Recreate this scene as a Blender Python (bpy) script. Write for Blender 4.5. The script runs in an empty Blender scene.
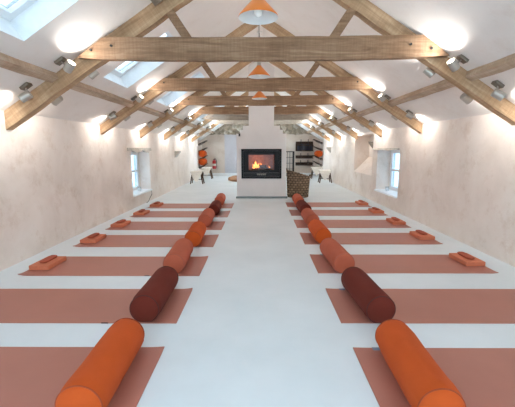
import bpy, bmesh, math, random
from mathutils import Vector, Matrix, noise
random.seed(7)
C = bpy.context.scene.collection
S = bpy.context.scene
PI = math.pi

# ------------------------------------------------------------------ materials
def newmat(name):
    m = bpy.data.materials.new(name); m.use_nodes = True
    nt = m.node_tree; b = nt.nodes['Principled BSDF']
    return m, nt, b

def srgb(r, g, b):
    f = lambda c: (c/255/12.92 if c/255 <= .04045 else ((c/255+.055)/1.055)**2.4)
    return (f(r), f(g), f(b), 1)

def coords(nt, scale=(1,1,1), rot=(0,0,0)):
    tc = nt.nodes.new('ShaderNodeTexCoord'); mp = nt.nodes.new('ShaderNodeMapping')
    mp.inputs['Scale'].default_value = scale; mp.inputs['Rotation'].default_value = rot
    nt.links.new(tc.outputs['Object'], mp.inputs['Vector'])
    return mp.outputs['Vector']

def noisecol(nt, vec, stops, scale=4, detail=6, rough=.6, dist=0):
    n = nt.nodes.new('ShaderNodeTexNoise'); n.inputs['Scale'].default_value = scale
    n.inputs['Detail'].default_value = detail; n.inputs['Roughness'].default_value = rough
    n.inputs['Distortion'].default_value = dist
    nt.links.new(vec, n.inputs['Vector'])
    r = nt.nodes.new('ShaderNodeValToRGB'); cr = r.color_ramp
    cr.elements[0].position, cr.elements[0].color = stops[0]
    cr.elements[1].position, cr.elements[1].color = stops[-1]
    for p, c in stops[1:-1]:
        e = cr.elements.new(p); e.color = c
    nt.links.new(n.outputs['Fac'], r.inputs['Fac'])
    return n, r

def bump(nt, b, src, strength=.2, dist=.01, prev=None):
    bp = nt.nodes.new('ShaderNodeBump'); bp.inputs['Strength'].default_value = strength
    bp.inputs['Distance'].default_value = dist
    nt.links.new(src, bp.inputs['Height'])
    if prev: nt.links.new(prev.outputs['Normal'], bp.inputs['Normal'])
    nt.links.new(bp.outputs['Normal'], b.inputs['Normal'])
    return bp

def mix(nt, a, b, fac, mode='MIX'):
    m = nt.nodes.new('ShaderNodeMix'); m.data_type = 'RGBA'; m.blend_type = mode
    if isinstance(fac, float): m.inputs[0].default_value = fac
    else: nt.links.new(fac, m.inputs[0])
    nt.links.new(a, m.inputs[6])
    if isinstance(b, tuple): m.inputs[7].default_value = b
    else: nt.links.new(b, m.inputs[7])
    return m.outputs[2]

def plain(name, col, rough=.6, metal=0, var=.06, nscale=8, bumps=0, bscale=60, spec=None, sheen=0):
    m, nt, b = newmat(name)
    v = coords(nt)
    lo = tuple(c*(1-var) for c in col[:3])+(1,); hi = tuple(min(1, c*(1+var)) for c in col[:3])+(1,)
    n, r = noisecol(nt, v, [(.3, lo), (.7, hi)], nscale)
    nt.links.new(r.outputs['Color'], b.inputs['Base Color'])
    b.inputs['Roughness'].default_value = rough; b.inputs['Metallic'].default_value = metal
    if spec is not None: b.inputs['Specular IOR Level'].default_value = spec
    if sheen:
        b.inputs['Sheen Weight'].default_value = sheen
        b.inputs['Sheen Roughness'].default_value = .5
    if bumps:
        n2 = nt.nodes.new('ShaderNodeTexNoise'); n2.inputs['Scale'].default_value = bscale
        n2.inputs['Detail'].default_value = 4
        nt.links.new(v, n2.inputs['Vector']); bump(nt, b, n2.outputs['Fac'], bumps, .004)
    return m

def plaster(name, c0, c1, c2, scale=1.3, bs=.35, st=.6):
    m, nt, b = newmat(name); v = coords(nt)
    n, r = noisecol(nt, v, [(.3, c0), (.5, c1), (.72, c2)], scale, 8, .62, .3)
    n3, r3 = noisecol(nt, v, [(.52, (1,1,1,1)), (.72, srgb(218,200,182))], 3.2, 12, .78)
    out = mix(nt, r.outputs['Color'], r3.outputs['Color'], float(st), 'MULTIPLY')
    nt.links.new(out, b.inputs['Base Color'])
    b.inputs['Roughness'].default_value = .85; b.inputs['Specular IOR Level'].default_value = .2
    n2 = nt.nodes.new('ShaderNodeTexNoise'); n2.inputs['Scale'].default_value = 3.2
    n2.inputs['Detail'].default_value = 9; n2.inputs['Roughness'].default_value = .62
    nt.links.new(v, n2.inputs['Vector'])
    bump(nt, b, n2.outputs['Fac'], bs, .05)
    return m

def wood(name, dark, midc, light, rot=(0,0,0), axis='X', rough=.75):
    m, nt, b = newmat(name)
    sc = {'X': (1.2, 14, 14), 'Y': (14, 1.2, 14), 'Z': (14, 14, 1.2)}[axis]
    # rotate first, then stretch
    tc = nt.nodes.new('ShaderNodeTexCoord')
    m1 = nt.nodes.new('ShaderNodeMapping'); m1.inputs['Rotation'].default_value = rot
    m2 = nt.nodes.new('ShaderNodeMapping'); m2.inputs['Scale'].default_value = sc
    nt.links.new(tc.outputs['Object'], m1.inputs['Vector']); nt.links.new(m1.outputs['Vector'], m2.inputs['Vector'])
    n, r = noisecol(nt, m2.outputs['Vector'], [(.25, dark), (.5, midc), (.75, light)], 1.6, 8, .7, .6)
    n4, r4 = noisecol(nt, m1.outputs['Vector'], [(.35, (.62,.56,.5,1)), (.6, (1,1,1,1))], 2.6, 4, .5)
    out = mix(nt, r.outputs['Color'], r4.outputs['Color'], .55, 'MULTIPLY')
    vo = nt.nodes.new('ShaderNodeTexVoronoi'); vo.inputs['Scale'].default_value = 2.3
    nt.links.new(m1.outputs['Vector'], vo.inputs['Vector'])
    rr = nt.nodes.new('ShaderNodeValToRGB'); rr.color_ramp.elements[0].position = .03; rr.color_ramp.elements[0].color = (.35,.25,.18,1)
    rr.color_ramp.elements[1].position = .1; rr.color_ramp.elements[1].color = (1,1,1,1)
    nt.links.new(vo.outputs['Distance'], rr.inputs['Fac'])
    out = mix(nt, out, rr.outputs['Color'], .8, 'MULTIPLY')
    nt.links.new(out, b.inputs['Base Color']); b.inputs['Roughness'].default_value = rough
    b.inputs['Specular IOR Level'].default_value = .25
    saw = nt.nodes.new('ShaderNodeMapping'); saw.inputs['Scale'].default_value = {'X': (55, 2, 3), 'Y': (2, 55, 3), 'Z': (2, 3, 55)}[axis]
    nt.links.new(m1.outputs['Vector'], saw.inputs['Vector'])
    n5, r5 = noisecol(nt, saw.outputs['Vector'], [(.4, (.80,.76,.72,1)), (.6, (1,1,1,1))], 1.0, 3, .5)
    out = mix(nt, out, r5.outputs['Color'], .5, 'MULTIPLY')
    nt.links.new(out, b.inputs['Base Color'])
    bump(nt, b, n.outputs['Fac'], .5, .008)
    return m

def emit(name, col, strength):
    m, nt, b = newmat(name)
    b.inputs['Base Color'].default_value = col
    b.inputs['Emission Color'].default_value = col; b.inputs['Emission Strength'].default_value = strength
    return m

M = {}
M['wall'] = plaster('lime plaster wall', srgb(219,206,195), srgb(231,219,209), srgb(238,229,221))
M['back'] = plaster('back wall plaster', srgb(204,190,176), srgb(214,202,190), srgb(220,210,200), 1.0)
M['ceil'] = plaster('ceiling plaster', srgb(229,223,217), srgb(235,230,225), srgb(240,236,232), .8, .12, .22)
M['chim'] = plaster('chimney render', srgb(222,217,214), srgb(228,223,220), srgb(232,228,225), 1.0, .1, .1)
M['white'] = plain('white painted wood', srgb(236,240,242), .4)
M['bluewhite'] = plaster('painted bluish daylight', srgb(190,190,196), srgb(202,202,208), srgb(208,208,214), 1.6, .2, .2)  # bluish daylight on the back wall mixed into the colour
M['floor'] = None
def floor_mat():
    m, nt, b = newmat('white painted floor'); v = coords(nt)
    n, r = noisecol(nt, v, [(.35, srgb(219,228,232)), (.65, srgb(229,237,241))], 1.1, 6, .6)
    nt.links.new(r.outputs['Color'], b.inputs['Base Color'])
    n2, r2 = noisecol(nt, v, [(.3, (.38,.38,.38,1)), (.7, (.52,.52,.52,1))], 3, 6)
    nt.links.new(r2.outputs['Color'], b.inputs['Roughness'])
    bump(nt, b, n.outputs['Fac'], .08, .01)
    return m
M['floor'] = floor_mat()
wd, wm, wl = srgb(112,86,64), srgb(150,120,94), srgb(184,154,126)
M['wood_x'] = wood('old pine beam', wd, wm, wl)
M['wood_l'] = wood('old pine rafter left', srgb(150,120,92), srgb(188,157,124), srgb(212,187,156), (0, math.radians(33), 0))
M['wood_r'] = wood('old pine rafter right', srgb(150,120,92), srgb(188,157,124), srgb(212,187,156), (0, math.radians(-33), 0))
M['wood_y'] = wood('old pine purlin', srgb(160,138,116), srgb(192,170,148), srgb(212,194,174), axis='Y')
M['grey_x'] = wood('weathered grey beam', srgb(120,110,100), srgb(150,138,126), srgb(176,166,154))
M['pale_x'] = wood('whitewashed beam', srgb(170,162,150), srgb(196,190,180), srgb(214,210,204))
M['shelfwood'] = wood('dark shelf wood', srgb(48,34,26), srgb(68,50,38), srgb(86,66,50), axis='X', rough=.6)
M['stoolwood'] = wood('stool wood', srgb(70,56,44), srgb(96,78,62), srgb(120,100,82), axis='Z', rough=.6)
M['mat'] = plain('terracotta yoga mat', srgb(176,112,96), .42, var=.05, nscale=3, bumps=.35, bscale=260, spec=.6)
M['matside'] = plain('mat underside', srgb(70,46,42), .8)
M['orange'] = plain('orange cotton', srgb(194,84,36), .95, var=.07, nscale=5, bumps=.5, bscale=300, spec=.1, sheen=.03)
M['peach'] = plain('dusty terracotta cotton', srgb(180,94,70), .95, var=.06, nscale=5, bumps=.5, bscale=300, spec=.1, sheen=.03)
M['maroon'] = plain('maroon cotton', srgb(108,46,36), .95, var=.07, nscale=5, bumps=.5, bscale=300, spec=.1, sheen=.02)
M['pipe_orange'] = plain('orange piping', srgb(158,68,34), .9)
M['pipe_peach'] = plain('terracotta piping', srgb(160,84,66), .9)
M['pipe_maroon'] = plain('maroon piping', srgb(76,34,30), .9)
M['foam'] = plain('orange foam block', srgb(206,120,86), .8, var=.05, nscale=40)
M['eye'] = plain('rust cotton eye pillow', srgb(168,82,58), .95, bumps=.4, bscale=200)
M['tag'] = plain('blue grey woven tag', srgb(120,136,156), .8)
M['steel'] = plain('brushed nickel', srgb(188,182,172), .42, .6, var=.05)
M['steeld'] = plain('aged nickel plate', srgb(128,120,108), .45, .7, var=.08)
M['black'] = plain('black steel', srgb(20,21,23), .5, 0, var=.1, spec=.3)
M['iron'] = plain('black iron', srgb(38,37,38), .5, .4, var=.1)
M['slate'] = plain('slate slab', srgb(128,138,138), .6, var=.12, nscale=12)
M['shade'] = plain('orange enamel', srgb(226,128,52), .3, var=.03)
M['shadein'] = plain('white enamel', srgb(228,228,226), .4, var=.02)
M['bulb'] = plain('frosted bulb', srgb(245,244,240), .25, var=.01)
M['wicker'] = None
def wicker_mat():
    m, nt, b = newmat('willow wicker'); v = coords(nt, (1,1,1), (math.radians(90),0,0))
    br = nt.nodes.new('ShaderNodeTexBrick'); br.inputs['Scale'].default_value = 1
    br.inputs['Brick Width'].default_value = .085; br.inputs['Row Height'].default_value = .062
    br.inputs['Mortar Size'].default_value = .013; br.inputs['Mortar Smooth'].default_value = .6
    br.inputs['Color1'].default_value = srgb(176,150,122); br.inputs['Color2'].default_value = srgb(142,118,94); br.inputs['Mortar'].default_value = srgb(84,66,50)
    nt.links.new(v, br.inputs['Vector'])
    n, r = noisecol(nt, v, [(.3, (.55,.5,.45,1)), (.7, (1,1,1,1))], 14, 5)
    nt.links.new(mix(nt, br.outputs['Color'], r.outputs['Color'], .8, 'MULTIPLY'), b.inputs['Base Color'])
    b.inputs['Roughness'].default_value = .75
    bump(nt, b, br.outputs['Fac'], -.8, .02)
    return m
M['wicker'] = wicker_mat()
M['rug'] = plain('coir doormat', srgb(168,128,98), .95, var=.15, nscale=30, bumps=.8, bscale=200)
M['fleece'] = plain('white sheepskin', srgb(238,232,222), .95, var=.06, nscale=20, bumps=1, bscale=80, sheen=.3)
M['red'] = plain('red enamel', srgb(176,34,32), .3)
M['label'] = plain('cream label', srgb(222,214,200), .6)
M['navy'] = plain('dark navy fabric', srgb(48,50,62), .9, var=.15, nscale=20)
M['brick'] = plain('fire brick', srgb(176,120,82), .9, var=.3, nscale=14, bumps=.6, bscale=30)
M['log'] = plain('charred log', srgb(62,42,32), .9, var=.4, nscale=18, bumps=1, bscale=30)
M['flame'] = emit('flame', (1, .40, .1, 1), 1.6)
M['flame2'] = emit('flame core', (1, .72, .32, 1), 3)
M['lens'] = emit('lit lamp lens', (1, .93, .82, 1), 14)
def glass(name, tint=(1,1,1,1), gl=.06):
    m, nt, b = newmat(name); nt.nodes.remove(b)
    t = nt.nodes.new('ShaderNodeBsdfTransparent'); t.inputs[0].default_value = tint
    g = nt.nodes.new('ShaderNodeBsdfGlossy'); g.inputs['Roughness'].default_value = .03
    mx = nt.nodes.new('ShaderNodeMixShader'); mx.inputs[0].default_value = gl
    nt.links.new(t.outputs[0], mx.inputs[1]); nt.links.new(g.outputs[0], mx.inputs[2])
    nt.links.new(mx.outputs[0], nt.nodes['Material Output'].inputs[0])
    return m
M['glass'] = glass('window glass', (.84,.88,.92,1)); M['glass4'] = glass('tinted door glass', (.23,.25,.265,1)); M['glass3'] = glass('skylight glass', (.11,.125,.135,1)); M['glass2'] = glass('wall window glass', (.085,.11,.13,1)); M['stoveglass'] = glass('stove glass', (.42,.36,.32,1), .03)
def stone_mat():
    m, nt, b = newmat('rough stone'); v = coords(nt)
    vo = nt.nodes.new('ShaderNodeTexVoronoi'); vo.inputs['Scale'].default_value = 5.5
    nt.links.new(v, vo.inputs['Vector'])
    r = nt.nodes.new('ShaderNodeValToRGB'); cr = r.color_ramp
    cr.elements[0].color = srgb(140,132,120); cr.elements[0].position = .1
    cr.elements[1].color = srgb(206,198,184); cr.elements[1].position = .9
    e = cr.elements.new(.5); e.color = srgb(176,164,146)
    nt.links.new(vo.outputs['Color'], r.inputs['Fac'])
    n, r2 = noisecol(nt, v, [(.35, (.5,.47,.42,1)), (.65, (1,1,1,1))], 9, 8, .7)
    nt.links.new(mix(nt, r.outputs['Color'], r2.outputs['Color'], .8, 'MULTIPLY'), b.inputs['Base Color'])
    b.inputs['Roughness'].default_value = .95
    bump(nt, b, vo.outputs['Distance'], 1, .06)
    return m
M['stone'] = stone_mat()

# ------------------------------------------------------------------ mesh helpers
def obj(name, bm, mat, parent=None, smooth=False):
    bmesh.ops.recalc_face_normals(bm, faces=bm.faces)
    me = bpy.data.meshes.new(name); bm.to_mesh(me); bm.free()
    if smooth:
        for p in me.polygons: p.use_smooth = True
    for m_ in (mat if isinstance(mat, (list, tuple)) else [mat]): me.materials.append(m_)
    o = bpy.data.objects.new(name, me); C.objects.link(o)
    if parent: o.parent = parent
    return o

def thing(name, label, cat, loc=(0,0,0), rotz=0, group=None):
    o = bpy.data.objects.new(name, None); C.objects.link(o); o.empty_display_size = .1
    o.location = loc; o.rotation_euler = (0,0,rotz)
    o['label'] = label; o['category'] = cat
    if group: o['group'] = group
    return o
def tag(o, label, cat, group=None):
    o['label'] = label; o['category'] = cat
    if group: o['group'] = group
    return o
def struct(o): o['kind'] = 'structure'; return o
def empty_struct(name, loc=(0,0,0)):
    o = bpy.data.objects.new(name, None); C.objects.link(o); o.location = loc; o['kind'] = 'structure'; return o
def dup(root, loc, rotz=None, label=None):
    r = root.copy(); C.objects.link(r); r.location = loc
    if rotz is not None: r.rotation_euler = (0,0,rotz)
    if label: r['label'] = label
    for ch in list(root.children):
        c = ch.copy(); C.objects.link(c); c.parent = r
        for g in list(ch.children):
            d = g.copy(); C.objects.link(d); d.parent = c
    return r

def box(bm, a, b, mtx=None, bev=0):
    vs = [bm.verts.new((x,y,z)) for x in (a[0],b[0]) for y in (a[1],b[1]) for z in (a[2],b[2])]
    fs = [bm.faces.new([vs[i] for i in f]) for f in ((0,1,3,2),(4,6,7,5),(0,4,5,1),(2,3,7,6),(0,2,6,4),(1,5,7,3))]
    bmesh.ops.recalc_face_normals(bm, faces=fs)
    if bev:
        es = list({e for f in fs for e in f.edges})
        r = bmesh.ops.bevel(bm, geom=es, offset=bev, segments=2, affect='EDGES', profile=.5)
        vs = list({v for f in r['faces'] for v in f.verts} | {v for v in vs if v.is_valid})
    if mtx is not None: bmesh.ops.transform(bm, matrix=mtx, verts=[v for v in vs if v.is_valid])
    return bm
def quad(bm, *p):
    return bm.faces.new([bm.verts.new(q) for q in p])
def frame_from(d):
    d = Vector(d).normalized()
    return d.to_track_quat('Z', 'Y').to_matrix().to_4x4()
def tube(bm, pts, r, seg=8, cap=True):
    pts = [Vector(p) for p in pts]; rings = []
    for i, p in enumerate(pts):
        d = (pts[min(i+1,len(pts)-1)] - pts[max(i-1,0)])
        q = frame_from(d); rr = r[i] if isinstance(r, (list,tuple)) else r
        rings.append([bm.verts.new(p + q.to_3x3() @ Vector((rr*math.cos(2*PI*k/seg), rr*math.sin(2*PI*k/seg), 0))) for k in range(seg)])
    for a, b in zip(rings, rings[1:]):
        for k in range(seg): bm.faces.new((a[k], a[(k+1)%seg], b[(k+1)%seg], b[k]))
    if cap: bm.faces.new(rings[0][::-1]); bm.faces.new(rings[-1])
    return bm
def lathe(bm, prof, seg=32, mtx=None, capa=True, capb=True):
    rings = []
    for (r, z) in prof:
        rings.append([bm.verts.new((r*math.cos(2*PI*k/seg), r*math.sin(2*PI*k/seg), z)) for k in range(seg)])
    for a, b in zip(rings, rings[1:]):
        for k in range(seg): bm.faces.new((a[k], a[(k+1)%seg], b[(k+1)%seg], b[k]))
    if capa: bm.faces.new(rings[0][::-1])
    if capb: bm.faces.new(rings[-1])
    if mtx is not None: bmesh.ops.transform(bm, matrix=mtx, verts=[v for rg in rings for v in rg])
    return bm
def strip(bm, stations, y0, y1, jit=0, seed=0):
    """beam from stations of (lower (x,z), upper (x,z)); jit roughens the lower edge"""
    rows = []
    for i, (lo, up) in enumerate(stations):
        row = []
        for k, (p, y) in enumerate(((lo,y0),(lo,y1),(up,y1),(up,y0))):
            v = Vector((p[0], y, p[1]))
            if jit:
                n = noise.noise_vector(v*3.1 + Vector((seed,0,seed*2)))*jit + noise.noise_vector(v*11 + Vector((0,seed,0)))*jit*.35
                if i in (0, len(stations)-1): n.x *= .2
                v += Vector((n.x*.3, n.y, n.z))
            row.append(bm.verts.new(v))
        rows.append(row)
    for a, b in zip(rows, rows[1:]):
        for k in range(4): bm.faces.new((a[k], a[(k+1)%4], b[(k+1)%4], b[k]))
    bm.faces.new(rows[0][::-1]); bm.faces.new(rows[-1])
    return bm
def lerp(a, b, t): return (a[0]+(b[0]-a[0])*t, a[1]+(b[1]-a[1])*t)

# ------------------------------------------------------------------ setting
WX = 2.72; Y0, Y1 = -2.2, 16.0; EAVE = 1.665
def ceil(x):
    x = abs(x)
    return 3.425-.648*max(x, .05)
def low(x): return 3.265-.645*abs(x)

bm = bmesh.new(); box(bm, (-WX-.6, Y0-.1, -.12), (WX+.6, Y1+.2, 0)); struct(obj('floor', bm, M['floor']))

# ceiling: left slope with skylight openings, right slope whole
SKY = [(-1.9,-1.1), (-.95,-.1), (.2,1.15), (2.22,3.01), (4.47,5.25), (6.65,7.43), (10.8,11.9), (14.3,15.2)]  # out-of-view ones at the near and far ends are added for daylight
SX0, SX1 = -1.13, -1.97
ys = sorted({Y0, Y1, *[v for p in SKY for v in p]})
ys2 = []
for a, b in zip(ys, ys[1:]):
    n = max(1, int((b-a)/.6)); ys2 += [a+(b-a)*i/n for i in range(n)]
ys2.append(Y1)
bm = bmesh.new()
xl = [0, -.05, -.6, SX0, -1.55, SX1, -2.35, -WX-.02]
def cell(bm, xa, xb, ya, yb, f=ceil):
    quad(bm, (xa,ya,f(xa)), (xb,ya,f(xb)), (xb,yb,f(xb)), (xa,yb,f(xa)))
for ya, yb in zip(ys2, ys2[1:]):
    for xa, xb in zip(xl, xl[1:]):
        mx, my = (xa+xb)/2, (ya+yb)/2
        hole = SX1 < mx < SX0 and any(p[0] < my < p[1] for p in SKY)
        if not hole: cell(bm, xa, xb, ya, yb)
    for xa, xb in zip(xl, xl[1:]): cell(bm, -xa, -xb, ya, yb)
bmesh.ops.remove_doubles(bm, verts=bm.verts, dist=1e-4)
struct(obj('ceiling', bm, M['ceil']))
# outer roof covering on top, so no daylight leaks past the plaster
bm = bmesh.new()
NRM = Vector((-.6475, 0, 1)).normalized()      # left slope, pointing out of the room
for ya, yb in zip(ys2, ys2[1:]):
    for xa, xb in zip(xl, xl[1:]):
        mx, my = (xa+xb)/2, (ya+yb)/2
        hole = SX1 < mx < SX0 and any(p[0] < my < p[1] for p in SKY)
        for s_, ok in ((1, not hole), (-1, True)):
            if ok:
                o1 = .14*1; A_, B_ = s_*(xa-o1), s_*(xb-o1)
                if xa == 0: A_ = 0
                if xb == xl[-1]: B_ = s_*xb
                quad(bm, (A_,ya,ceil(xa)+.216), (B_,ya,ceil(xb)+.216), (B_,yb,ceil(xb)+.216), (A_,yb,ceil(xa)+.216))
for sx in (-1, 1):
    quad(bm, (sx*(WX+.02),Y0,ceil(WX+.02)), (sx*(WX+.02),Y1,ceil(WX+.02)), (sx*(WX+.02),Y1,ceil(WX+.02)+.22), (sx*(WX+.02),Y0,ceil(WX+.02)+.22))
struct(obj('trim_roof_covering', bm, M['stone']))

nwin = 0
for (ya, yb) in SKY:
    nwin += 1
    w = empty_struct('window_%d' % nwin)
    bm = bmesh.new()
    lo = Vector((SX1, 0, ceil(SX1))); hi = Vector((SX0, 0, ceil(SX0))); up = NRM*.25
    def P(s, t, d):   # s: 0 low..1 high, t along y, d depth
        v = lo.lerp(hi, s) + up*d; return (v.x, ya+(yb-ya)*t, v.z)
    quad(bm, P(0,0,0), P(0,1,0), P(0,1,1), P(0,0,1)); quad(bm, P(1,0,0), P(1,1,0), P(1,1,1), P(1,0,1))
    quad(bm, P(0,0,0), P(1,0,0), P(1,0,1), P(0,0,1)); quad(bm, P(0,1,0), P(1,1,0), P(1,1,1), P(0,1,1))
    obj('reveal', bm, M['white'], w)
    # frame at depth .8-1
    bm = bmesh.new()
    Q = lambda s, t, d: Vector(P(s, t, d))
    fs, ft = .07, .08
    for (s0, s1, t0, t1) in ((0,fs,0,1),(1-fs,1,0,1),(fs,1-fs,0,ft),(fs,1-fs,1-ft,1)):
        vs = [bm.verts.new(Q(s,t,d)) for s in (s0,s1) for t in (t0,t1) for d in (.74,1.0)]
        for f in ((0,1,3,2),(4,6,7,5),(0,4,5,1),(2,3,7,6),(0,2,6,4),(1,5,7,3)): bm.faces.new([vs[i] for i in f])
    obj('window_frame', bm, M['white'], w)
    bm = bmesh.new(); quad(bm, P(fs,ft,.9), P(1-fs,ft,.9), P(1-fs,1-ft,.9), P(fs,1-ft,.9))
    obj('pane', bm, M['glass3'], w)

def wall_side(sx, name, holes):
    bm = bmesh.new()
    yy = sorted({Y0, Y1, *[v for h in holes for v in h[:2]]}); zz = sorted({0, ceil(WX), *[v for h in holes for v in h[2:4]]})
    def sub(L, st):
        o = []
        for a, b in zip(L, L[1:]):
            n = max(1, int((b-a)/st)); o += [a+(b-a)*i/n for i in range(n)]
        return o+[L[-1]]
    yy = sub(yy, .4); zz = sub(zz, .35)
    for a, b in zip(yy, yy[1:]):
        for c, d in zip(zz, zz[1:]):
            my, mz = (a+b)/2, (c+d)/2
            if any(h[0] < my < h[1] and h[2] < mz < h[3] for h in holes): continue
            quad(bm, (sx*WX,a,c), (sx*WX,b,c), (sx*WX,b,d), (sx*WX,a,d))
    bmesh.ops.remove_doubles(bm, verts=bm.verts, dist=1e-4)
    # reveals of the openings
    for h in holes:
        ya, yb, za, zb, dp, slope = h
        X0, X1 = sx*WX, sx*(WX+dp); zi = za+slope
        quad(bm, (X0,ya,za),(X1,ya,zi),(X1,ya,zb),(X0,ya,zb)); quad(bm, (X0,yb,za),(X1,yb,zi),(X1,yb,zb),(X0,yb,zb))
        quad(bm, (X0,ya,za),(X0,yb,za),(X1,yb,zi),(X1,ya,zi)); quad(bm, (X0,ya,zb),(X0,yb,zb),(X1,yb,zb),(X1,ya,zb))
        if slope: quad(bm, (X1,ya,zi),(X1,yb,zi),(X1,yb,zb),(X1,ya,zb))
    return struct(obj(name, bm, M['wall']))
WL = (7.22, 8.42, .28, 1.20, .33, 0); WR = (6.76, 8.05, .31, 1.23, .36, 0); AR = (8.40, 10.02, .60, 1.60, .42, .42)
wall_side(-1, 'wall_left', [WL]); wall_side(1, 'wall_right', [WR, AR])
for sx, W in ((-1, WL), (1, WR)):
    nwin += 1
    w = empty_struct('window_%d' % nwin)
    ya, yb, za, zb, dp, _ = W; X = sx*(WX+dp)
    def bx(bm, x0, x1, *r): box(bm, (min(x0,x1), r[0], r[2]), (max(x0,x1), r[1], r[3]))
    bm = bmesh.new(); a_, b_ = X-sx*.05, X+sx*.02
    bx(bm, a_, b_, ya, ya+.1, za, zb); bx(bm, a_, b_, yb-.1, yb, za, zb)
    bx(bm, a_, b_, ya+.1, yb-.1, za, za+.08); bx(bm, a_, b_, ya+.1, yb-.1, zb-.08, zb)
    bx(bm, a_, b_, (ya+yb)/2-.03, (ya+yb)/2+.03, za+.08, zb-.08)
    bx(bm, a_, b_, ya+.1, (ya+yb)/2-.03, (za+zb)/2-.02, (za+zb)/2+.02); bx(bm, a_, b_, (ya+yb)/2+.03, yb-.1, (za+zb)/2-.02, (za+zb)/2+.02)
    obj('window_frame', bm, M['white'], w)
    bm = bmesh.new(); x = X-sx*.01; quad(bm, (x,ya+.05,za+.04),(x,yb-.05,za+.04),(x,yb-.05,zb-.04),(x,ya+.05,zb-.04)); obj('pane', bm, M['glass2'], w)
    bm = bmesh.new(); box(bm, (min(X-sx*.05, sx*(WX-.035)), ya-.0, za-.035), (max(X-sx*.05, sx*(WX-.035)), yb, za+.004), bev=.006); obj('window_sill', bm, M['white'], w)
    bm = bmesh.new(); bx(bm, a_+sx*-.02, a_, (ya+yb)/2-.015, (ya+yb)/2+.015, (za+zb)/2-.06, (za+zb)/2+.06); obj('window_handle', bm, M['steel'], w)

# back wall, gable, front wall
GB = 1.93
bm = bmesh.new(); box(bm, (-WX,Y1,0), (-.85,Y1+.12,GB)); box(bm, (.85,Y1,0), (WX,Y1+.12,GB)); struct(obj('wall_back', bm, M['back']))
bm = bmesh.new(); box(bm, (-1.66,Y1-.012,.14), (-.86,Y1,GB)); struct(obj('trim_painted_daylight', bm, M['bluewhite']))  # bluish daylight on the wall, painted as a thin pale panel
d = empty_struct('door_added_back'); bm = bmesh.new()  # unseen glazed door behind the chimney, added to bring daylight to the far end
for x in (-.85, -.035, .78): box(bm, (x,Y1+.02,0), (x+.07,Y1+.07,GB))
for a, b in ((-.78,-.035),(.035,.78)):
    for z0, z1 in ((0,.12),(GB-.08,GB),(.9,.96)): box(bm, (a,Y1+.02,z0), (b,Y1+.07,z1))
obj('door_frame', bm, M['white'], d)
bm = bmesh.new(); quad(bm, (-.8,Y1+.045,.1),(.8,Y1+.045,.1),(.8,Y1+.045,GB-.05),(-.8,Y1+.045,GB-.05)); obj('pane', bm, M['glass'], d)
bm = bmesh.new()
pts = [(-WX,GB),(-WX,GB+.0)]
n = 60; base = []
for i in range(n+1):
    x = -WX+2*WX*i/n
    base.append((x, min(GB-.03+.05*noise.noise(Vector((x*2.7,0,3)))+.03*noise.noise(Vector((x*9,2,3))), ceil(x)-.002)))
verts = [bm.verts.new((x, Y1-.06, z)) for x, z in base]
tops = [bm.verts.new((x, Y1-.06, max(ceil(x), base[i][1]+.001))) for i, (x, z) in enumerate(base)]
vb = [bm.verts.new((x, Y1, z)) for x, z in base]
for i in range(n):
    bm.faces.new((verts[i], verts[i+1], tops[i+1], tops[i])); bm.faces.new((vb[i], vb[i+1], verts[i+1], verts[i]))
struct(obj('wall_back_gable', bm, M['stone']))
bm = bmesh.new(); box(bm, (-WX,Y1-.025,0), (-.86,Y1,.14)); box(bm, (.86,Y1-.025,0), (WX,Y1,.14)); struct(obj('baseboard_back', bm, M['white']))
# wall behind the camera; its wide glazed doors are added to let daylight in
bm = bmesh.new(); DW, DH = 2.3, 2.15
for a, b in (((-WX,0),(-DW,EAVE)), ((DW,0),(WX,EAVE))): box(bm, (a[0],Y0-.12,a[1]), (b[0],Y0,b[1]))
struct(obj('wall_front', bm, M['wall']))
d = empty_struct('door_added_front'); bm = bmesh.new()
for x in (-DW, -.8, .73, DW-.07): box(bm, (x,Y0-.08,0), (x+.07,Y0-.02,min(DH, ceil(x)-.1)))
box(bm, (-DW+.07,Y0-.075,0), (DW-.07,Y0-.025,.12)); box(bm, (-2.05,Y0-.09,DH-.08), (2.05,Y0-.01,DH)); box(bm, (-.035,Y0-.08,DH), (.035,Y0-.02,3.36))
obj('door_frame', bm, M['white'], d)
bm = bmesh.new(); f = bm.faces.new([bm.verts.new((x,Y0-.05,z)) for x, z in ((-DW,.1),(DW,.1),(DW,ceil(DW)),(0,3.39),(-DW,ceil(DW)))]); obj('pane', bm, M['glass4'], d)

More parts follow.
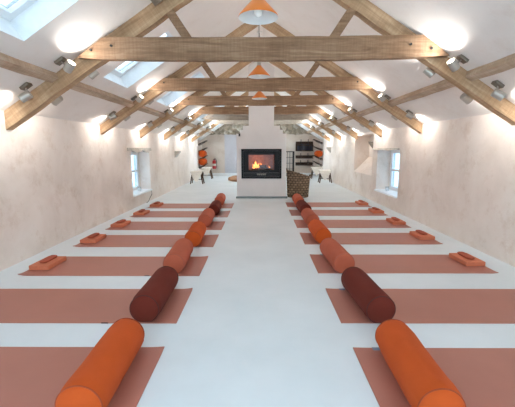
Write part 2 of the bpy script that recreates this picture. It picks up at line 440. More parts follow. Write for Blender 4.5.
# ------------------------------------------------------------------ roof trusses
TY = [3.68, 5.87, 7.80, 9.75, 11.70, 13.60]
TZ = [-.045, 0, 0, 0, 0, 0]
TN = ['nearest', 'second', 'third', 'fourth', 'fifth', 'farthest']
for i, y in enumerate(TY):
    desc = ['with brown knotty collar beam crossing the whole picture', 'of tan timber right behind the nearest truss',
            'whose collar passes just before the chimney', 'first one cut off by the chimney stack',
            'weathered grey, behind the chimney', 'whitewashed, close to the stone gable'][i]
    t = thing('roof_truss', ('%s roof truss, ' % TN[i]) + desc, 'roof truss', (0, y, 0), 0, 'timber roof trusses')
    CI = .08 if i == 0 else 0
    CE = [(-1.86,2.18),(1.90,2.184),(-1.59,2.368),(1.636,2.375)] if i == 0 else [(-1.985,2.235),(2.01,2.238),(-1.70,2.405),(1.74,2.415)]
    cm = M['wood_x'] if i < 4 else (M['grey_x'] if i == 4 else M['pale_x'])
    st = []; n = 40
    for k in range(n+1):
        u = k/n; st.append((lerp(CE[0],CE[1],u), lerp(CE[2],CE[3],u)))
    st2 = []
    for k, (lo_, up_) in enumerate(st):
        e = min(1, abs(lo_[0])/2); st2.append(((lo_[0], lo_[1]-.04*(1-e**3)), (up_[0], up_[1]-.012*(1-e))))
    bm = strip(bmesh.new(), st2, -.045, .03, .007, i*5+1)
    cb = obj('collar_beam', bm, cm, t)
    for sx in (-1, 1):
        bm = bmesh.new(); st = []; n = 30
        for k in range(n+1):
            x = 2.735-(2.735-.012)*k/n
            tz = TZ[i]+(.03 if i == 0 and sx > 0 else 0)
            st.append(((sx*x, low(x)+tz), (sx*x, ceil(x)+.004)))
        strip(bm, st, .032, .135, .012, i*7+sx+2)
        obj('rafter', bm, (M['wood_l'] if sx < 0 else M['wood_r']) if i < 4 else (M['wood_l'] if sx < 0 else M['wood_r']), t)
        bm = bmesh.new(); A, B = (sx*(.70-CI*.4), 2.38+TZ[i]), (sx*(.95-CI*.6), 2.73+TZ[i]); st = []
        for k in range(9):
            p = lerp(A, B, k/8); q = (p[0]+sx*.085, p[1]-.03 if k else p[1]); st.append((p, q))
        strip(bm, st, .035, .10, .004, i+3); obj('strut', bm, M['wood_x'], t)
        for bxp, bz in ((1.58-CI, 2.33+TZ[i]), (1.79-CI, 2.29+TZ[i])):
            bm = lathe(bmesh.new(), [(.012,0),(.012,.012)], 10, Matrix.Translation((sx*bxp,-.045,bz)) @ Matrix.Rotation(PI/2,4,'X'))
            obj('bolt', bm, M['iron'], t)

for sx, nm in ((-1,'left'), (1,'right')):
    th = math.atan(.6475 if 1 else 0)
    bm = bmesh.new(); n = 120; rows = []
    xa, xb = 2.135, 2.205; p = .06
    st = []
    for k in range(n+1):
        y = Y0+.02+(Y1-.08-Y0)*k/n
        row = []
        for (x, dpt) in ((xa,-.006),(xa-.02,p),(xb-.02,p),(xb,-.006)):
            v = Vector((sx*x, y, ceil(x)-dpt*1.15)); v += noise.noise_vector(v*4)*.006+noise.noise_vector(v*14)*.003; row.append(bm.verts.new(v))
        rows.append(row)
    for a, b in zip(rows, rows[1:]):
        for k in range(4): bm.faces.new((a[k], a[(k+1)%4], b[(k+1)%4], b[k]))
    bm.faces.new(rows[0][::-1]); bm.faces.new(rows[-1])
    tag(obj('purlin', bm, M['wood_y']), 'long rough timber purlin running under the %s roof slope near the eaves' % nm, 'purlin')
bm = bmesh.new()
mt = Matrix.Translation((-1.02, 2.62, 2.745)) @ Matrix.Rotation(-math.atan(.6475)*1, 4, 'Y')
box(bm, (-.07,-.95,-.07), (.07,1.0,.07), mt)
bmesh.ops.subdivide_edges(bm, edges=bm.edges, cuts=4, use_grid_fill=True)
for v in bm.verts: v.co += noise.noise_vector(v.co*7)*.012
tag(obj('purlin', bm, M['grey_x']), 'short rough purlin end resting on the nearest left rafter at top of picture', 'purlin')

# ------------------------------------------------------------------ spotlights
def make_spot(name, label, plate, head, aim, sunk, power, flat):
    """plate and head centres in world coordinates, aim direction of the beam"""
    t = thing(name, label, 'spotlight', plate, 0, 'nickel spotlights on the roof rafters')
    h = Vector(head)-Vector(plate); aim = Vector(aim).normalized()
    pe = (.05,.038,.015) if flat else (.055,.016,.035)
    bm = bmesh.new(); box(bm, tuple(-c for c in pe), pe, Matrix.Rotation(sunk, 4, 'Y'), bev=.005); obj('mount_plate', bm, M['steeld'], t)
    bm = tube(bmesh.new(), [(0,0,0), h*.5+Vector((0,0,-.004)), h], .007, 8); obj('arm', bm, M['steel'], t)
    R = Matrix.Translation(h) @ frame_from(aim)
    bm = bmesh.new()
    lathe(bm, [(.012,-.052),(.036,-.05),(.041,-.044),(.041,.05),(.043,.052),(.043,.056),(.037,.056),(.035,.04)], 24, R, capb=False)
    hd = obj('lamp_head', bm, M['steel'], t, smooth=False)
    bm = lathe(bmesh.new(), [(.001,.04),(.035,.04)], 20, R, capa=False, capb=False); obj('lamp_lens', bm, M['lens'], hd)
    ld = SPOTS.setdefault(power, None)
    if ld is None:
        ld = bpy.data.lights.new('spot', 'SPOT'); ld.energy = power; ld.spot_size = math.radians(150); ld.spot_blend = 1.0
        ld.shadow_soft_size = .035; ld.color = (1,.985,.955); SPOTS[power] = ld
    lo = bpy.data.objects.new('spot_lamp', ld); C.objects.link(lo); lo.parent = t
    lo.location = h+aim*.06; lo.rotation_euler = aim.to_track_quat('-Z','Y').to_euler()
    return t
SPOTS = {}
PW = 20.0
for i, y in enumerate(TY):
    for sx, side in ((-1,'left'), (1,'right')):
        tilt = sx*math.radians(33)
        for (face, pos, px, dz, hx, hz, dy, aim) in (
            ('near', 'upper', 2.05, .13, 1.955, .055, -.155, (-.40*sx, -.13, .40)),
            ('near', 'lower', 2.42, .13, 2.415, .075, -.155, (.46*sx, -.14, -.30)),
            ('far', 'upper', 1.93, .11, 1.91, .04, .235, (-.40*sx, .12, .38)),
            ('far', 'lower', 2.33, .11, 2.33, .04, .235, (.48*sx, .10, -.30))):
            yy = y+(.032-.017 if face == 'near' else .135+.017)
            o_ = .07 if i == 0 else 0
            lab = '%s nickel spotlight on the %s side of the %s truss, %s rafter' % (pos, face, TN[i], side)
            pl = (sx*(px-o_), y-.13, ceil(px-o_)-.021) if face == 'near' else (sx*(px-o_), yy, low(px-o_)+dz+TZ[i])
            make_spot('spotlight', lab, pl, (sx*(hx-o_), y+dy, low(hx-o_)+hz+TZ[i]), aim, tilt, 9.5 if pos == 'upper' else 4.6, face == 'near')

# ------------------------------------------------------------------ pendant lamps
LAMPS = [(2.66,'large orange enamel pendant lamp in front of the nearest beam'), (4.72,'orange pendant lamp between the first and second beams'), (6.72,'smallest orange pendant lamp, just before the third beam')]
proto = None
for ly, lab in LAMPS:
    if proto is None:
        t = proto = thing('pendant_lamp', lab, 'pendant lamp', (-.015, ly, 2.2), 0, 'orange pendant lamps over the aisle')
        bm = bmesh.new(); lathe(bm, [(.145,-.004),(.146,0),(.14,.012),(.09,.065),(.045,.113),(.032,.128),(.03,.135)], 48, capa=False, capb=False); obj('lamp_shade', bm, M['shade'], t, True)
        bm = bmesh.new(); lathe(bm, [(.145,-.004),(.136,.008),(.087,.06),(.042,.108),(.02,.12)], 48, capa=False); s = obj('shade_lining', bm, M['shadein'], t, True)
        bm = bmesh.new(); lathe(bm, [(.03,.128),(.031,.14),(.026,.145),(.026,.185),(.02,.192),(.008,.2)], 24); obj('lamp_holder', bm, M['steel'], t, True)
        bm = bmesh.new(); lathe(bm, [(.003,.0),(.02,.005),(.03,.02),(.033,.036),(.028,.055),(.016,.075),(.014,.11)], 24); obj('bulb', bm, M['bulb'], t, True)
        bm = tube(bmesh.new(), [(0,0,.19),(0,0,ceil(0)-2.2-.02)], .004, 8); obj('cord', bm, M['iron'], t)
        bm = lathe(bmesh.new(), [(.045,ceil(0)-2.2-.03),(.05,ceil(0)-2.2)], 20); obj('ceiling_rose', bm, M['shadein'], t)
    else: dup(proto, (-.018, ly, 2.2), None, lab)

# ------------------------------------------------------------------ chimney, stove, hearth
FY = 8.75; cx = .022
ch = thing('chimney_breast', 'stepped off-white chimney breast with narrow stack in the room centre', 'chimney', (cx, FY, 0))
sw, sz0, sz1 = .51, .506, 1.252
bm = bmesh.new(); D = .95
box(bm, (-.628,0,0), (.628,D,sz0)); box(bm, (-.628,0,sz0), (-sw+.03,D,sz1)); box(bm, (sw-.03,0,sz0), (.628,D,sz1)); box(bm, (-.628,0,sz1), (.628,D,1.63))
box(bm, (-.54,0,1.63), (.54,D,1.725)); box(bm, (-.465,0,1.725), (.465,D,1.825)); box(bm, (-sw+.03,.55,sz0), (sw-.03,D,sz1))
obj('breast', bm, M['chim'], ch)
bm = bmesh.new(); pr = [(-.315,1.825),(.315,1.825),(.315,ceil(.315)+.03),(.03,3.39),(-.03,3.39),(-.315,ceil(.315)+.03)]
a = [bm.verts.new((x,0,z)) for x, z in pr]; b = [bm.verts.new((x,.6,z)) for x, z in pr]
bm.faces.new(a); bm.faces.new(b[::-1])
for k in range(6): bm.faces.new((a[k], b[k], b[(k+1)%6], a[(k+1)%6]))
obj('stack', bm, M['chim'], ch)
bm = bmesh.new(); box(bm, (-.652,-.09,0), (.665,-.002,.045), bev=.006)
tag(obj('hearth_slab', bm, M['slate']), 'thin grey slate slab along the foot of the chimney', 'hearth').location = (cx, FY, 0)
sv = thing('wood_stove', 'black inset wood stove with a lit fire behind glass', 'stove', (cx, FY, sz0))
H = sz1-sz0; wx0, wx1, wz0, wz1 = -.325, .325, .215, .60
bm = bmesh.new()
for (x0,x1,z0,z1) in ((-sw,-.46,0,H),(.46,sw,0,H),(-.46,.46,H-.045,H),(-.46,.46,0,.04)): box(bm, (x0,-.03,z0), (x1,.002,z1), bev=.004)
obj('surround', bm, M['black'], sv)
bm = bmesh.new()
for (x0,x1,z0,z1) in ((-.455,wx0,.145,H-.05),(wx1,.455,.145,H-.05),(wx0,wx1,wz1,H-.05),(wx0,wx1,.145,wz0)): box(bm, (x0,-.022,z0), (x1,.03,z1))
dr = obj('door', bm, M['black'], sv)
bm = bmesh.new(); quad(bm, (wx0,-.005,wz0),(wx1,-.005,wz0),(wx1,-.005,wz1),(wx0,-.005,wz1)); obj('glass_pane', bm, M['stoveglass'], dr)
bm = bmesh.new(); tube(bm, [(-.12,-.05,.12),(.12,-.05,.12)], .008); tube(bm, [(-.1,-.05,.12),(-.1,-.01,.12)], .005); tube(bm, [(.1,-.05,.12),(.1,-.01,.12)], .005); obj('handle', bm, M['steel'], sv)
bm = bmesh.new(); box(bm, (-.455,-.018,.045), (.455,.01,.14)); obj('lower_panel', bm, M['iron'], sv)
for k in range(5):
    bm = bmesh.new(); box(bm, (-.10+k*.045,-.022,.085), (-.075+k*.045,-.017,.1)); obj('air_control', bm, M['steel'], sv)
bm = bmesh.new(); e = .38
quad(bm, (-e,.40,.16),(e,.40,.16),(e,.40,.66),(-e,.40,.66)); quad(bm, (-e,.03,.16),(e,.03,.16),(e,.40,.16),(-e,.40,.16))
quad(bm, (-e,.03,.66),(e,.03,.66),(e,.40,.66),(-e,.40,.66))
for s in (-e, e): quad(bm, (s,.03,.16),(s,.40,.16),(s,.40,.66),(s,.03,.66))
obj('firebox', bm, M['brick'], sv)
for (a_, b_, r) in (((-.24,.2,.215),(.16,.24,.225),.05), ((-.1,.13,.21),(.26,.17,.22),.045), ((-.2,.27,.29),(.12,.2,.30),.042)):
    bm = bmesh.new(); A, B = Vector(a_), Vector(b_)
    tube(bm, [A.lerp(B, u/6) + Vector((0,0,.006*math.sin(u*2))) for u in range(7)], [r*(1+.08*math.sin(u*3)) for u in range(7)], 10); obj('log', bm, M['log'], sv, True)
random.seed(3)
for k, (fx, fz, fh, fw, core) in enumerate([(-.20,.24,.13,.04,0),(-.14,.25,.19,.05,0),(-.15,.25,.15,.035,1),(-.08,.26,.12,.035,0),(-.20,.25,.10,.03,1),(-.02,.27,.12,.025,0),(.20,.24,.08,.02,0)]):
    bm = bmesh.new(); rings = []
    lathe(bm, [(fw*.5,0),(fw,.18*fh),(fw*.9,.35*fh),(fw*.55,.6*fh),(fw*.25,.85*fh),(.002,fh)], 10)
    for v in bm.verts:
        q = v.co.z/fh; v.co.x += .022*math.sin(q*5+k)*q; v.co.y *= .5; v.co += Vector((fx,.16+.03*(k%3),fz))
    obj('flame', bm, M['flame2'] if core else M['flame'], sv, True)
fl = bpy.data.lights.new('fire', 'POINT'); fl.energy = 2.2; fl.color = (1,.5,.2); fl.shadow_soft_size = .06
fo = bpy.data.objects.new('fire_glow', fl); C.objects.link(fo); fo.parent = sv; fo.location = (-.1,.1,.42)
bm = tube(bmesh.new(), [(0,0,0),(0,-.03,-.005),(0,-.045,.02)], .006); box(bm, (-.022,-.006,-.035), (.022,0,.035))
tag(obj('wall_hook', bm, M['iron']), 'tiny black hook on the left shoulder of the chimney', 'hook').location = (-.53, FY, 1.60)

# ------------------------------------------------------------------ basket
bk = thing('log_basket', 'tall oval wicker log basket standing right of the chimney', 'basket', (.985, 8.98, 0))
def bask_h(x): return .60-.085*(x/.29)
def bask_rad(u):  # u 0..1 height
    return .255+.035*u
bm = bmesh.new(); seg, rowsn = 140, 34; grid = []
for j in range(rowsn+1):
    u = j/rowsn; ring = []
    for k in range(seg):
        a = 2*PI*k/seg; r = bask_rad(u); x, y = r*math.cos(a), r*.8*math.sin(a)
        w = .016*math.cos(a*15+(j//2 % 2)*PI)*(1 if j % 2 else .25)
        z = u*bask_h(x)
        ring.append(bm.verts.new((x*(1+w/r), y*(1+w/r), z)))
    grid.append(ring)
for a, b in zip(grid, grid[1:]):
    for k in range(seg): bm.faces.new((a[k], a[(k+1)%seg], b[(k+1)%seg], b[k]))
bm.faces.new(grid[0][::-1])
o = obj('basket_body', bm, M['wicker'], bk); sm = o.modifiers.new('s', 'SOLIDIFY'); sm.thickness = .012
for off, tr, zz in ((0,.016,0), (PI,.012,.018)):
    bm = bmesh.new(); pts = []
    for k in range(97):
        a = 2*PI*k/96; r = bask_rad(1); x = r*math.cos(a); pts.append((x+.006*math.sin(a*20+off), r*.8*math.sin(a), bask_h(x)+zz+.006*math.cos(a*20+off)))
    tube(bm, pts, tr, 8, False); obj('rim', bm, M['wicker'], bk, True)
for sx in (-1, 1):
    bm = bmesh.new(); tube(bm, [(sx*.28,-.07,bask_h(sx*.28)), (sx*.31,-.05,bask_h(sx*.28)+.05), (sx*.315,0,bask_h(sx*.28)+.07), (sx*.31,.05,bask_h(sx*.28)+.05), (sx*.28,.07,bask_h(sx*.28))], .012); obj('handle', bm, M['wicker'], bk, True)

# ------------------------------------------------------------------ yoga mats, bolsters, blocks
YL = [1.40,2.32,3.262,4.285,5.227,6.235,7.21]; YR = [1.40,2.328,3.34,4.41,5.366,6.375,7.355]
ORD = ['nearest','second','third','fourth','fifth','sixth','farthest']
MATL, MATW = 1.83, .61
def mat_mesh(lift):
    bm = bmesh.new(); nx, ny = 40, 12; g = {}
    for i in range(nx+1):
        for j in range(ny+1):
            x, y = MATL*i/nx, MATW*j/ny     # x=0 inner end, x=MATL outer
            z = .006+.0012*noise.noise(Vector((x*3+lift*9,y*4,lift)))
            # rounded, slightly lifted corners
            dx, dy = MATL-x, min(y, MATW-y)
            c = max(0, 1-math.hypot(dx, y)/.10); z += .022*lift*c*c
            c2 = max(0, 1-math.hypot(x, MATW-y)/.12); z += .014*lift*c2*c2
            g[i,j] = bm.verts.new((x, y, z))
    for i in range(nx):
        for j in range(ny): bm.faces.new((g[i,j], g[i+1,j], g[i+1,j+1], g[i,j+1]))
    r = bmesh.ops.extrude_face_region(bm, geom=bm.faces[:])
    for v in r['geom']:
        if isinstance(v, bmesh.types.BMVert): v.co.z -= .0052
    return bm
def make_mat(side, i, inner, y, label):
    sx = -1 if side == 'left' else 1
    t = thing('yoga_mat', label, 'yoga mat', (inner, y, 0), 0, 'terracotta yoga mats either side of the aisle')
    bm = mat_mesh((.5+.5*((i*3) % 4)/3)*(.35 if side == 'right' else .8))
    if sx < 0: bmesh.ops.scale(bm, vec=(-1,1,1), verts=bm.verts)
    obj('mat_sheet', bm, M['mat'], t)
    if side == 'right' and i < 3 or side == 'left' and i in (1, 2):
        bm = bmesh.new(); x0 = .12 if side == 'right' else .5
        box(bm, (sx*x0, MATW-.001 if side == 'right' else -.003, .001), (sx*(x0+.05), MATW+.002 if side == 'right' else .001, .008))
        if side == 'right': box(bm, (sx*x0, MATW-.03, .0072), (sx*(x0+.05), MATW-.001, .0085))
        obj('care_tag', bm, M['tag'] if side == 'right' else M['matside'], t)
    return t
for i in range(7):
    make_mat('left', i, -.615, YL[i], '%s terracotta yoga mat in the row left of the aisle' % ORD[i])
    make_mat('right', i, .587, YR[i], '%s terracotta yoga mat in the row right of the aisle' % ORD[i])

KIND = ['orange','maroon','peach','orange','peach','maroon','peach']
BR, BL = .112, .62
def bolster_parts(kind, seed, t):
    bm = bmesh.new(); seg, n = 40, 26; rings = []
    for j in range(n+1):
        y = -BL/2+BL*j/n; e = (abs(y)/(BL/2)); r = BR*(1-.07*max(0,(e-.86)/.14)**2)*(1+.012*noise.noise(Vector((y*4,seed,0))))
        ring = []
        for k in range(seg):
            a = 2*PI*k/seg; v = Vector((math.cos(a), 0, math.sin(a)))
            dr = .0035*noise.noise(Vector((v.x*1.5+seed, y*7, v.z*1.5)))
            dr += .014*max(0,(e-.5))*noise.noise(Vector((v.x*5+seed*3, y*16, v.z*5)))
            rr = r+dr; p = Vector((rr*v.x, y, rr*v.z))
            if p.z < -.093: p.z = -.093-(abs(p.z)-.093)*.3
            ring.append(bm.verts.new(p))
        rings.append(ring)
    for a, b in zip(rings, rings[1:]):
        for k in range(seg): bm.faces.new((a[k], a[(k+1)%seg], b[(k+1)%seg], b[k]))
    o = obj('cover', bm, M[kind], t, True)
    for s in (-1, 1):
        bm = bmesh.new(); ring = rings_pos[:] if False else None
        prof = [(BR*.925,0),(BR*.9,.006),(BR*.75,.012),(BR*.4,.016),(.004,.017)]
        rg = []
        for (r, d) in prof:
            row = []
            for k in range(seg):
                a = 2*PI*k/seg; z = r*math.sin(a)
                if z < -.093: z = -.093-(abs(z)-.093)*.3
                row.append(bm.verts.new((r*math.cos(a), s*(BL/2+d-.001+.002*noise.noise(Vector((math.cos(a)*r*30,seed,z*30)))), z)))
            rg.append(row)
        for a, b in zip(rg, rg[1:]):
            for k in range(seg): bm.faces.new((a[k], a[(k+1)%seg], b[(k+1)%seg], b[k]))
        bm.faces.new(rg[-1]); obj('end_panel', bm, M[kind], t, True)
        bm = bmesh.new(); pts = []
        for k in range(seg+1):
            a = 2*PI*k/seg; z = BR*.935*math.sin(a)
            if z < -.093: z = -.093-(abs(z)-.093)*.3
            pts.append((BR*.935*math.cos(a), s*(BL/2), z))
        tube(bm, pts, .0035, 6, False); obj('piping', bm, M['pipe_'+kind], t, True)
BZ = .0065+.1005
LB = [(-.833,1.685,-1.7),(-.851,2.64,-.5),(-.895,3.62,-2.9),(-.89,4.58,-3.0),(-.916,5.70,-2.1),(-.90,6.66,-2.2),(-.93,7.80,-2.2)]
RB = [(.814,1.675,1.7),(.849,2.63,-3.6),(.828,3.635,-3.4),(.828,4.73,-1.2),(.836,5.70,-1.2),(.85,6.69,-2.0),(.855,7.70,0)]
CN = {'orange':'bright orange','maroon':'dark maroon','peach':'dusty terracotta'}
for side, rows in (('left',LB),('right',RB)):
    for i, (x, y, ang) in enumerate(rows):
        t = thing('bolster', '%s cylindrical bolster lying across the %s mat on the %s' % (CN[KIND[i]], ORD[i], side), 'bolster', (x, y, BZ), -math.radians(ang), 'bolsters across the mats')
        bolster_parts(KIND[i], i*2.3+(5 if side == 'left' else 0), t)

bprot = eprot = None
def block_bm():
    return box(bmesh.new(), (-.105,-.165,0), (.105,.165,.048), bev=.005)
def eye_bm():
    bm = bmesh.new(); rings = []; n, seg = 14, 16
    for j in range(n+1):
        u = j/n*2-1; w = (1-abs(u)**5)**.5*.5+.5 if abs(u) < 1 else .35
        y = u*.12; row = []
        for k in range(seg):
            a = 2*PI*k/seg; ca, sa = math.cos(a), math.sin(a)
            row.append(bm.verts.new((.043*w*abs(ca)**.7*(1 if ca > 0 else -1), y, .017+.016*w*abs(sa)**.7*(1 if sa > 0 else -1))))
        rings.append(row)
    for a, b in zip(rings, rings[1:]):
        for k in range(seg): bm.faces.new((a[k], a[(k+1)%seg], b[(k+1)%seg], b[k]))
    bm.faces.new(rings[0][::-1]); bm.faces.new(rings[-1]); return bm
for side, rows in (('left',YL),('right',YR)):
    for i in range(2, 7):
        bxp = -2.322 if side == 'left' else 2.303; byp = rows[i]+(.31 if side == 'left' else .36)
        lab = 'orange foam yoga block at the wall end of the %s mat on the %s' % (ORD[i], side)
        if bprot is None:
            bprot = tag(obj('yoga_block', block_bm(), M['foam']), lab, 'yoga block', 'yoga blocks at the wall ends of the mats'); o = bprot
            eprot = tag(obj('eye_pillow', eye_bm(), M['eye'], None, True), '', 'eye pillow', 'eye pillows on the yoga blocks'); e = eprot
        else:
            o = bprot.copy(); C.objects.link(o); o['label'] = lab; e = eprot.copy(); C.objects.link(e)
        o.location = (bxp, byp, .0075); o.rotation_euler = (0,0,random.uniform(-.03,.03))
        e['label'] = 'rust eye pillow lying on the block of the %s mat on the %s' % (ORD[i], side)
        e.location = (bxp+(.0 if side == 'left' else -.005), byp+.01, .0558); e.rotation_euler = (0,0,random.uniform(-.08,.08))

# ------------------------------------------------------------------ window lintels, sill things
def lintel(y0, y1, z0, z1, sx, wav, lab, mat):
    bm = bmesh.new(); n = 24; rows = []
    for k in range(n+1):
        y = y0+(y1-y0)*k/n; dz = wav*math.sin(k/n*PI*4.2+.6); row = []
        for (x, z) in ((WX-.05, z0+dz), (WX+.02, z0+dz), (WX+.02, z1), (WX-.03, z1)):
            row.append(bm.verts.new((sx*x, y, z)))
        rows.append(row)
    for a, b in zip(rows, rows[1:]):
        for k in range(4): bm.faces.new((a[k], a[(k+1)%4], b[(k+1)%4], b[k]))
    bm.faces.new(rows[0][::-1]); bm.faces.new(rows[-1])
    tag(obj('window_lintel', bm, mat), lab, 'lintel')
lintel(7.02, 8.46, 1.205, 1.285, -1, .022, 'wavy edged timber lintel above the left wall window', M['pale_x'])
lintel(6.80, 8.30, 1.225, 1.262, 1, .006, 'thin pale lintel above the right wall window', M['pale_x'])
for sx, y, z, lab in ((-1, 7.95, WL[2]+.005, 'left'), (1, 7.65, WR[2]+.005, 'right')):
    t = thing('candle', 'small white candle in a glass on the %s window sill' % lab, 'candle', (sx*(WX+.12), y, z))
    obj('wax', lathe(bmesh.new(), [(.03,0),(.03,.07),(.004,.072),(.003,.085)], 20), M['bulb'], t, True)
    obj('holder', lathe(bmesh.new(), [(.036,-.0),(.04,.06),(.041,.10)], 20, capb=False), M['glass'], t, True)
bm = tube(bmesh.new(), [(-WX+.04,8.30,.25),(-WX+.045,8.33,.16),(-WX+.03,8.22,.09),(-WX+.04,8.05,.02),(-WX+.05,7.9,.012)], .008)
tag(obj('cord', bm, M['steeld']), 'thin grey cord hanging from the left window sill', 'cord')
def corbel(x, y, z, sx, lab, sc=1, mat='pale_x'):
    bm = bmesh.new()
    pr = [(0,0),(-.16,0),(-.14,-.05),(-.04,-.16),(0,-.2)]
    a = [bm.verts.new((sx*p[0]*sc,-.14*sc,p[1]*sc)) for p in pr]; b = [bm.verts.new((sx*p[0]*sc*.9,.14*sc,p[1]*sc)) for p in pr]
    bm.faces.new(a); bm.faces.new(b[::-1])
    for k in range(5): bm.faces.new((a[k], b[k], b[(k+1)%5], a[(k+1)%5]))
    bmesh.ops.subdivide_edges(bm, edges=bm.edges, cuts=2)
    for v in bm.verts: v.co += noise.noise_vector(v.co*14)*.008
    tag(obj('corbel', bm, M[mat]), lab, 'corbel').location = (x, y, z)
corbel(-WX, 11.05, 1.19, -1, 'small pale stone corbel on the left wall before the shelves')
corbel(WX+.25, 9.0, 1.43, 1, 'grey stone corbel inside the splayed recess of right wall', 1.0, 'grey_x')
corbel(WX, 13.5, 1.30, 1, 'small corbel high on the right wall near the shelves')

# ------------------------------------------------------------------ far end: stools, sheepskins, shelves
def stool(x, y, rz, lab):
    t = thing('stool', lab, 'stool', (x, y, 0), rz, 'low wooden stools')
    obj('seat', box(bmesh.new(), (-.2,-.14,.40), (.2,.14,.43), bev=.008), M['stoolwood'], t)
    for sx in (-1, 1):
        for sy in (-1, 1):
            obj('leg', tube(bmesh.new(), [(sx*.15,sy*.1,.41),(sx*.225,sy*.16,0)], [.024,.02], 8), M['stoolwood'], t)
        obj('stretcher', tube(bmesh.new(), [(sx*.18,-.12,.15),(sx*.18,.12,.15)], .012, 8), M['stoolwood'], t)
    obj('stretcher', tube(bmesh.new(), [(-.18,0,.15),(.18,0,.15)], .012, 8), M['stoolwood'], t)
def fleece(x, y, rz, lab, dl, dr, seed):
    bm = bmesh.new(); nx, ny = 44, 22; g = {}; W = .15
    Lt = 2*W+dl+dr; DV = .40
    for i in range(nx+1):
        s_i = Lt*i/nx-dl
        for j in range(ny+1):
            s = s_i
            ov = max(0, -s/max(dl,.01), (s-2*W)/max(dr,.01))
            v = (j/ny-.5)*DV*(1.02-.45*ov**2+.10*noise.noise(Vector((s*7, seed, 2))))
            edge = abs(j/ny-.5)*2
            if s > 2*W: s = 2*W+(s-2*W)*(1-.45*edge**2+.18*noise.noise(Vector((v*9, seed, 5))))
            if s < 0: px, pz = -W-.012+s*.12, .455+s
            elif s > 2*W: px, pz = W+.012+(s-2*W)*.12, .455-(s-2*W)
            else: px, pz = s-W, .455
            n1 = noise.noise(Vector((s*9+seed, v*9, seed)))*.014+noise.noise(Vector((s*30+seed, v*30, 1)))*.007
            out = 1 if s > 2*W else (-1 if s < 0 else 0)
            g[i,j] = bm.verts.new((px+out*(.01+n1), v+.012*noise.noise(Vector((s*6,seed,v))), pz+(n1 if not out else 0)))
    for i in range(nx):
        for j in range(ny): bm.faces.new((g[i,j], g[i+1,j], g[i+1,j+1], g[i,j+1]))
    o = obj('sheepskin', bm, M['fleece'], None, True); tag(o, lab, 'sheepskin', 'white sheepskins on the stools')
    sm = o.modifiers.new('s', 'SOLIDIFY'); sm.thickness = .018; sm.offset = 1
    o.location = (x, y, 0); o.rotation_euler = (0,0,rz)
stool(-2.31, 12.45, 0, 'dark wooden stool, nearer one by the left wall under a sheepskin')
fleece(-2.31, 12.45, -PI/2, 'white sheepskin draped over the nearer stool by the left wall', .08, .36, 1)
stool(-2.28, 14.55, 0, 'dark wooden stool, farther one by the left wall below the shelves')
fleece(-2.28, 14.55, -PI/2, 'white sheepskin draped over the farther stool on the left', .08, .28, 4)
stool(2.40, 12.75, 0, 'dark wooden stool, nearer one by the right wall under a sheepskin')
fleece(2.37, 12.75, -PI/2, 'white sheepskin draped over the nearer stool by the right wall', .08, .34, 7)
stool(2.38, 14.6, 0, 'dark wooden stool, farther one by the right wall below the shelves')
fleece(2.36, 14.6, -PI/2, 'white sheepskin draped over the farther stool on the right', .08, .30, 9)

def tilt_shelf(sx, xw, z0, xt, z1, y, lab):
    """tilted shelf from the side wall (xw,z0) up to its free edge (xt,z1)"""
    t = thing('wall_shelf', lab, 'shelf', (xw, y, z0), 0, 'tilted dark shelves on the %s wall' % ('left' if sx < 0 else 'right'))
    dx, dz = xt-xw, z1-z0
    L = math.hypot(dx, dz); u = Vector((dx/L,0,dz/L)); nrm = Vector((-u.z*(1 if dx > 0 else -1),0,abs(u.x)))
    bm = bmesh.new(); vs = []
    for a in (0, L):
        for yy in (-.2, .2):
            for h in (0, .028): vs.append(bm.verts.new(u*a+nrm*h+Vector((0,yy,0))))
    for f in ((0,1,3,2),(4,6,7,5),(0,4,5,1),(2,3,7,6),(0,2,6,4),(1,5,7,3)): bm.faces.new([vs[i] for i in f])
    obj('board', bm, M['shelfwood'], t)
    for yy in (-.14, .14):
        bm = bmesh.new()
        tube(bm, [Vector((0,yy,-.04)), u*L*.7+Vector((0,yy,-.01))], .01, 6); tube(bm, [Vector((0,yy,-.05)), Vector((0,yy,.03))], .01, 6)
        obj('bracket', bm, M['iron'], t)
PO = ['top','second','third','bottom']
for k, (za, zb) in enumerate([(1.44,1.60),(1.14,1.29),(.79,.95),(.43,.59)]):
    tilt_shelf(-1, -WX, za, -2.36, zb, 15.3, '%s tilted dark shelf on the left wall at the far end' % PO[k])
for k, (za, zb) in enumerate([(1.48,1.64),(1.20,1.33),(.79,.95),(.52,.70)]):
    tilt_shelf(1, WX, za, 2.32, zb, 15.3, '%s tilted dark shelf on the right wall at the far end' % PO[k])
for x, z, lab in ((-2.55,1.045,'orange bolster end-on on the third shelf of the left wall'), (-2.55,.695,'orange bolster end-on on the bottom shelf of the left wall'), (2.55,1.035,'orange bolster end-on on the third shelf of the right wall')):
    t = thing('stored_bolster', lab, 'bolster', (x, 15.25, z), 0, 'stored bolsters on the shelves')
    bm = lathe(bmesh.new(), [(.115,-.3),(.140,-.285),(.142,-.2),(.142,.2),(.140,.285),(.115,.3)], 28, Matrix.Rotation(PI/2,4,'X')); obj('cover', bm, M['orange'], t, True)
    bm = lathe(bmesh.new(), [(.138,-.29),(.143,-.287),(.143,-.279),(.138,-.276)], 28, Matrix.Rotation(PI/2,4,'X'), False, False); obj('piping', bm, M['pipe_orange'], t, True)

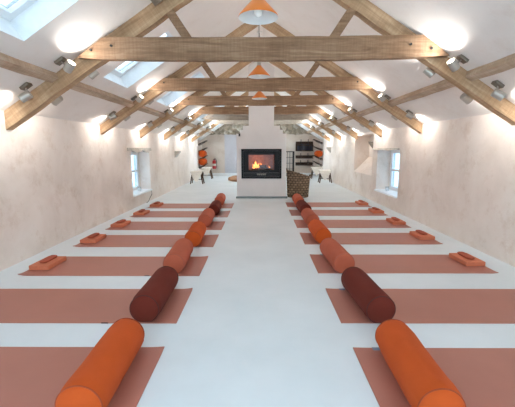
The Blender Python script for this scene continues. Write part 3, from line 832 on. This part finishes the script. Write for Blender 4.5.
# back wall racks on the right
def rack(z0, z1, lab, full):
    t = thing('wall_rack', lab, 'wall rack', (2.02, Y1, z0), 0, 'dark racks on the back wall')
    h = z1-z0
    obj('back_board', box(bmesh.new(), (-.40,-.03,0), (.40,-.002,h), bev=.004), M['shelfwood'], t)
    obj('ledge', box(bmesh.new(), (-.40,-.22,0), (.40,-.03,.03)), M['shelfwood'], t)
    for x in (-.16, .17):
        obj('peg', tube(bmesh.new(), [(x,-.035,0),(x,-.035,h+.10)], .016, 8), M['iron'], t)
    obj('rail', box(bmesh.new(), (-.40,-.22,h*.55), (.40,-.20,h*.55+.03)), M['shelfwood'], t)
rack(1.14, 1.58, 'top dark wooden rack on the back wall, right of the chimney', True)
rack(.81, .95, 'middle dark wooden rack on the back wall, right of the chimney', False)
rack(.49, .63, 'lowest dark wooden rack on the back wall, right of the chimney', False)
for k in range(5):
    o = obj('folded_blanket', box(bmesh.new(), (-.06,-.075,0), (.06,.075,.26+.03*(k % 2)), bev=.02), M['navy'], None, True)
    tag(o, ['folded dark blanket at the left end of the top rack','folded dark blanket second from left on the top rack','folded dark blanket in the middle of the top rack','folded dark blanket second from right on the top rack','folded dark blanket at the right end of the top rack'][k], 'blanket', 'dark blankets on the top rack')
    o.location = (2.02-.27+k*.135, Y1-.125, 1.172)
# black metal grid gate
g = thing('metal_gate', 'black metal grid gate standing behind the log basket', 'gate', (1.32, Y1-.25, 0))
bm = bmesh.new(); box(bm, (.14,-.03,0), (.22,.03,1.14)); box(bm, (-.26,-.015,0), (-.22,.015,1.14)); box(bm, (-.22,-.015,1.1), (.14,.015,1.14)); box(bm, (-.22,-.015,.04), (.14,.015,.08)); obj('gate_frame', bm, M['iron'], g)
for x in (-.10, .02):
    obj('bar', tube(bmesh.new(), [(x,0,.08),(x,0,1.1)], .011, 6), M['iron'], g)
for z in (.34, .60, .86):
    obj('crossbar', tube(bmesh.new(), [(-.22,0,z),(.14,0,z)], .010, 6), M['iron'], g)
# round floor cushion
bm = bmesh.new(); lathe(bm, [(.50,0),(.58,.03),(.60,.08),(.56,.14),(.44,.185),(.2,.205),(.01,.21)], 48)
tag(obj('floor_cushion', bm, M['rug'], None, True), 'brown round floor cushion half hidden behind the chimney on its left', 'floor cushion').location = (-.70, 13.6, 0)
# fire extinguisher
ex = thing('fire_extinguisher', 'red fire extinguisher hung on the back wall left of the chimney', 'fire extinguisher', (-2.14, Y1-.11, .34))
obj('cylinder_body', lathe(bmesh.new(), [(.07,0),(.085,.012),(.085,.33),(.07,.375),(.03,.40),(.022,.42)], 24), M['red'], ex, True)
obj('valve', box(bmesh.new(), (-.03,-.02,.41), (.03,.02,.45), bev=.004), M['iron'], ex)
obj('handle', tube(bmesh.new(), [(-.02,0,.45),(.03,-.02,.475),(.085,-.03,.48)], .009), M['iron'], ex)
obj('hose', tube(bmesh.new(), [(.03,0,.43),(.09,-.02,.42),(.12,-.03,.3),(.115,-.03,.12),(.10,-.03,.05)], .012), M['iron'], ex, True)
obj('label_band', lathe(bmesh.new(), [(.0865,.14),(.0865,.24)], 24, None, False, False), M['label'], ex, True)
obj('bracket', box(bmesh.new(), (-.05,.08,.15), (.05,.108,.35)), M['iron'], ex)

# ------------------------------------------------------------------ world, camera
w = bpy.data.worlds.new('World'); S.world = w; w.use_nodes = True
bg = w.node_tree.nodes['Background']; bg.inputs[0].default_value = (.74,.89,1,1); bg.inputs[1].default_value = 7.2

f, a, h, yaw, roll = 341.9, .159, 1.2593, -.0091, -.0025
def ray(x, y):
    px, py = x-257.5, y-203.5
    c, s = math.cos(roll), math.sin(roll)
    px, py = px*c+py*s, -px*s+py*c
    d, X, u = f, px, -py
    Y = d*math.cos(a)+u*math.sin(a); Z = -d*math.sin(a)+u*math.cos(a)
    return Vector((X*math.cos(yaw)+Y*math.sin(yaw), -X*math.sin(yaw)+Y*math.cos(yaw), Z))
fw = ray(257.5,203.5).normalized(); rt = (ray(357.5,203.5)-ray(257.5,203.5)).normalized(); upv = rt.cross(fw)
cam = bpy.data.cameras.new('Camera'); co = bpy.data.objects.new('Camera', cam); C.objects.link(co)
cam.sensor_width = 36; cam.lens = f/515*36; cam.clip_start = .05
co.matrix_world = Matrix(((rt.x,upv.x,-fw.x,0),(rt.y,upv.y,-fw.y,0),(rt.z,upv.z,-fw.z,h),(0,0,0,1)))
S.camera = co
S.view_settings.view_transform = 'Standard'; S.view_settings.look = 'None'; S.view_settings.gamma = 1
S.view_settings.exposure = 1.27
S.cycles.max_bounces = 12; S.cycles.diffuse_bounces = 8; S.cycles.transparent_max_bounces = 12
S.cycles.sample_clamp_indirect = 6
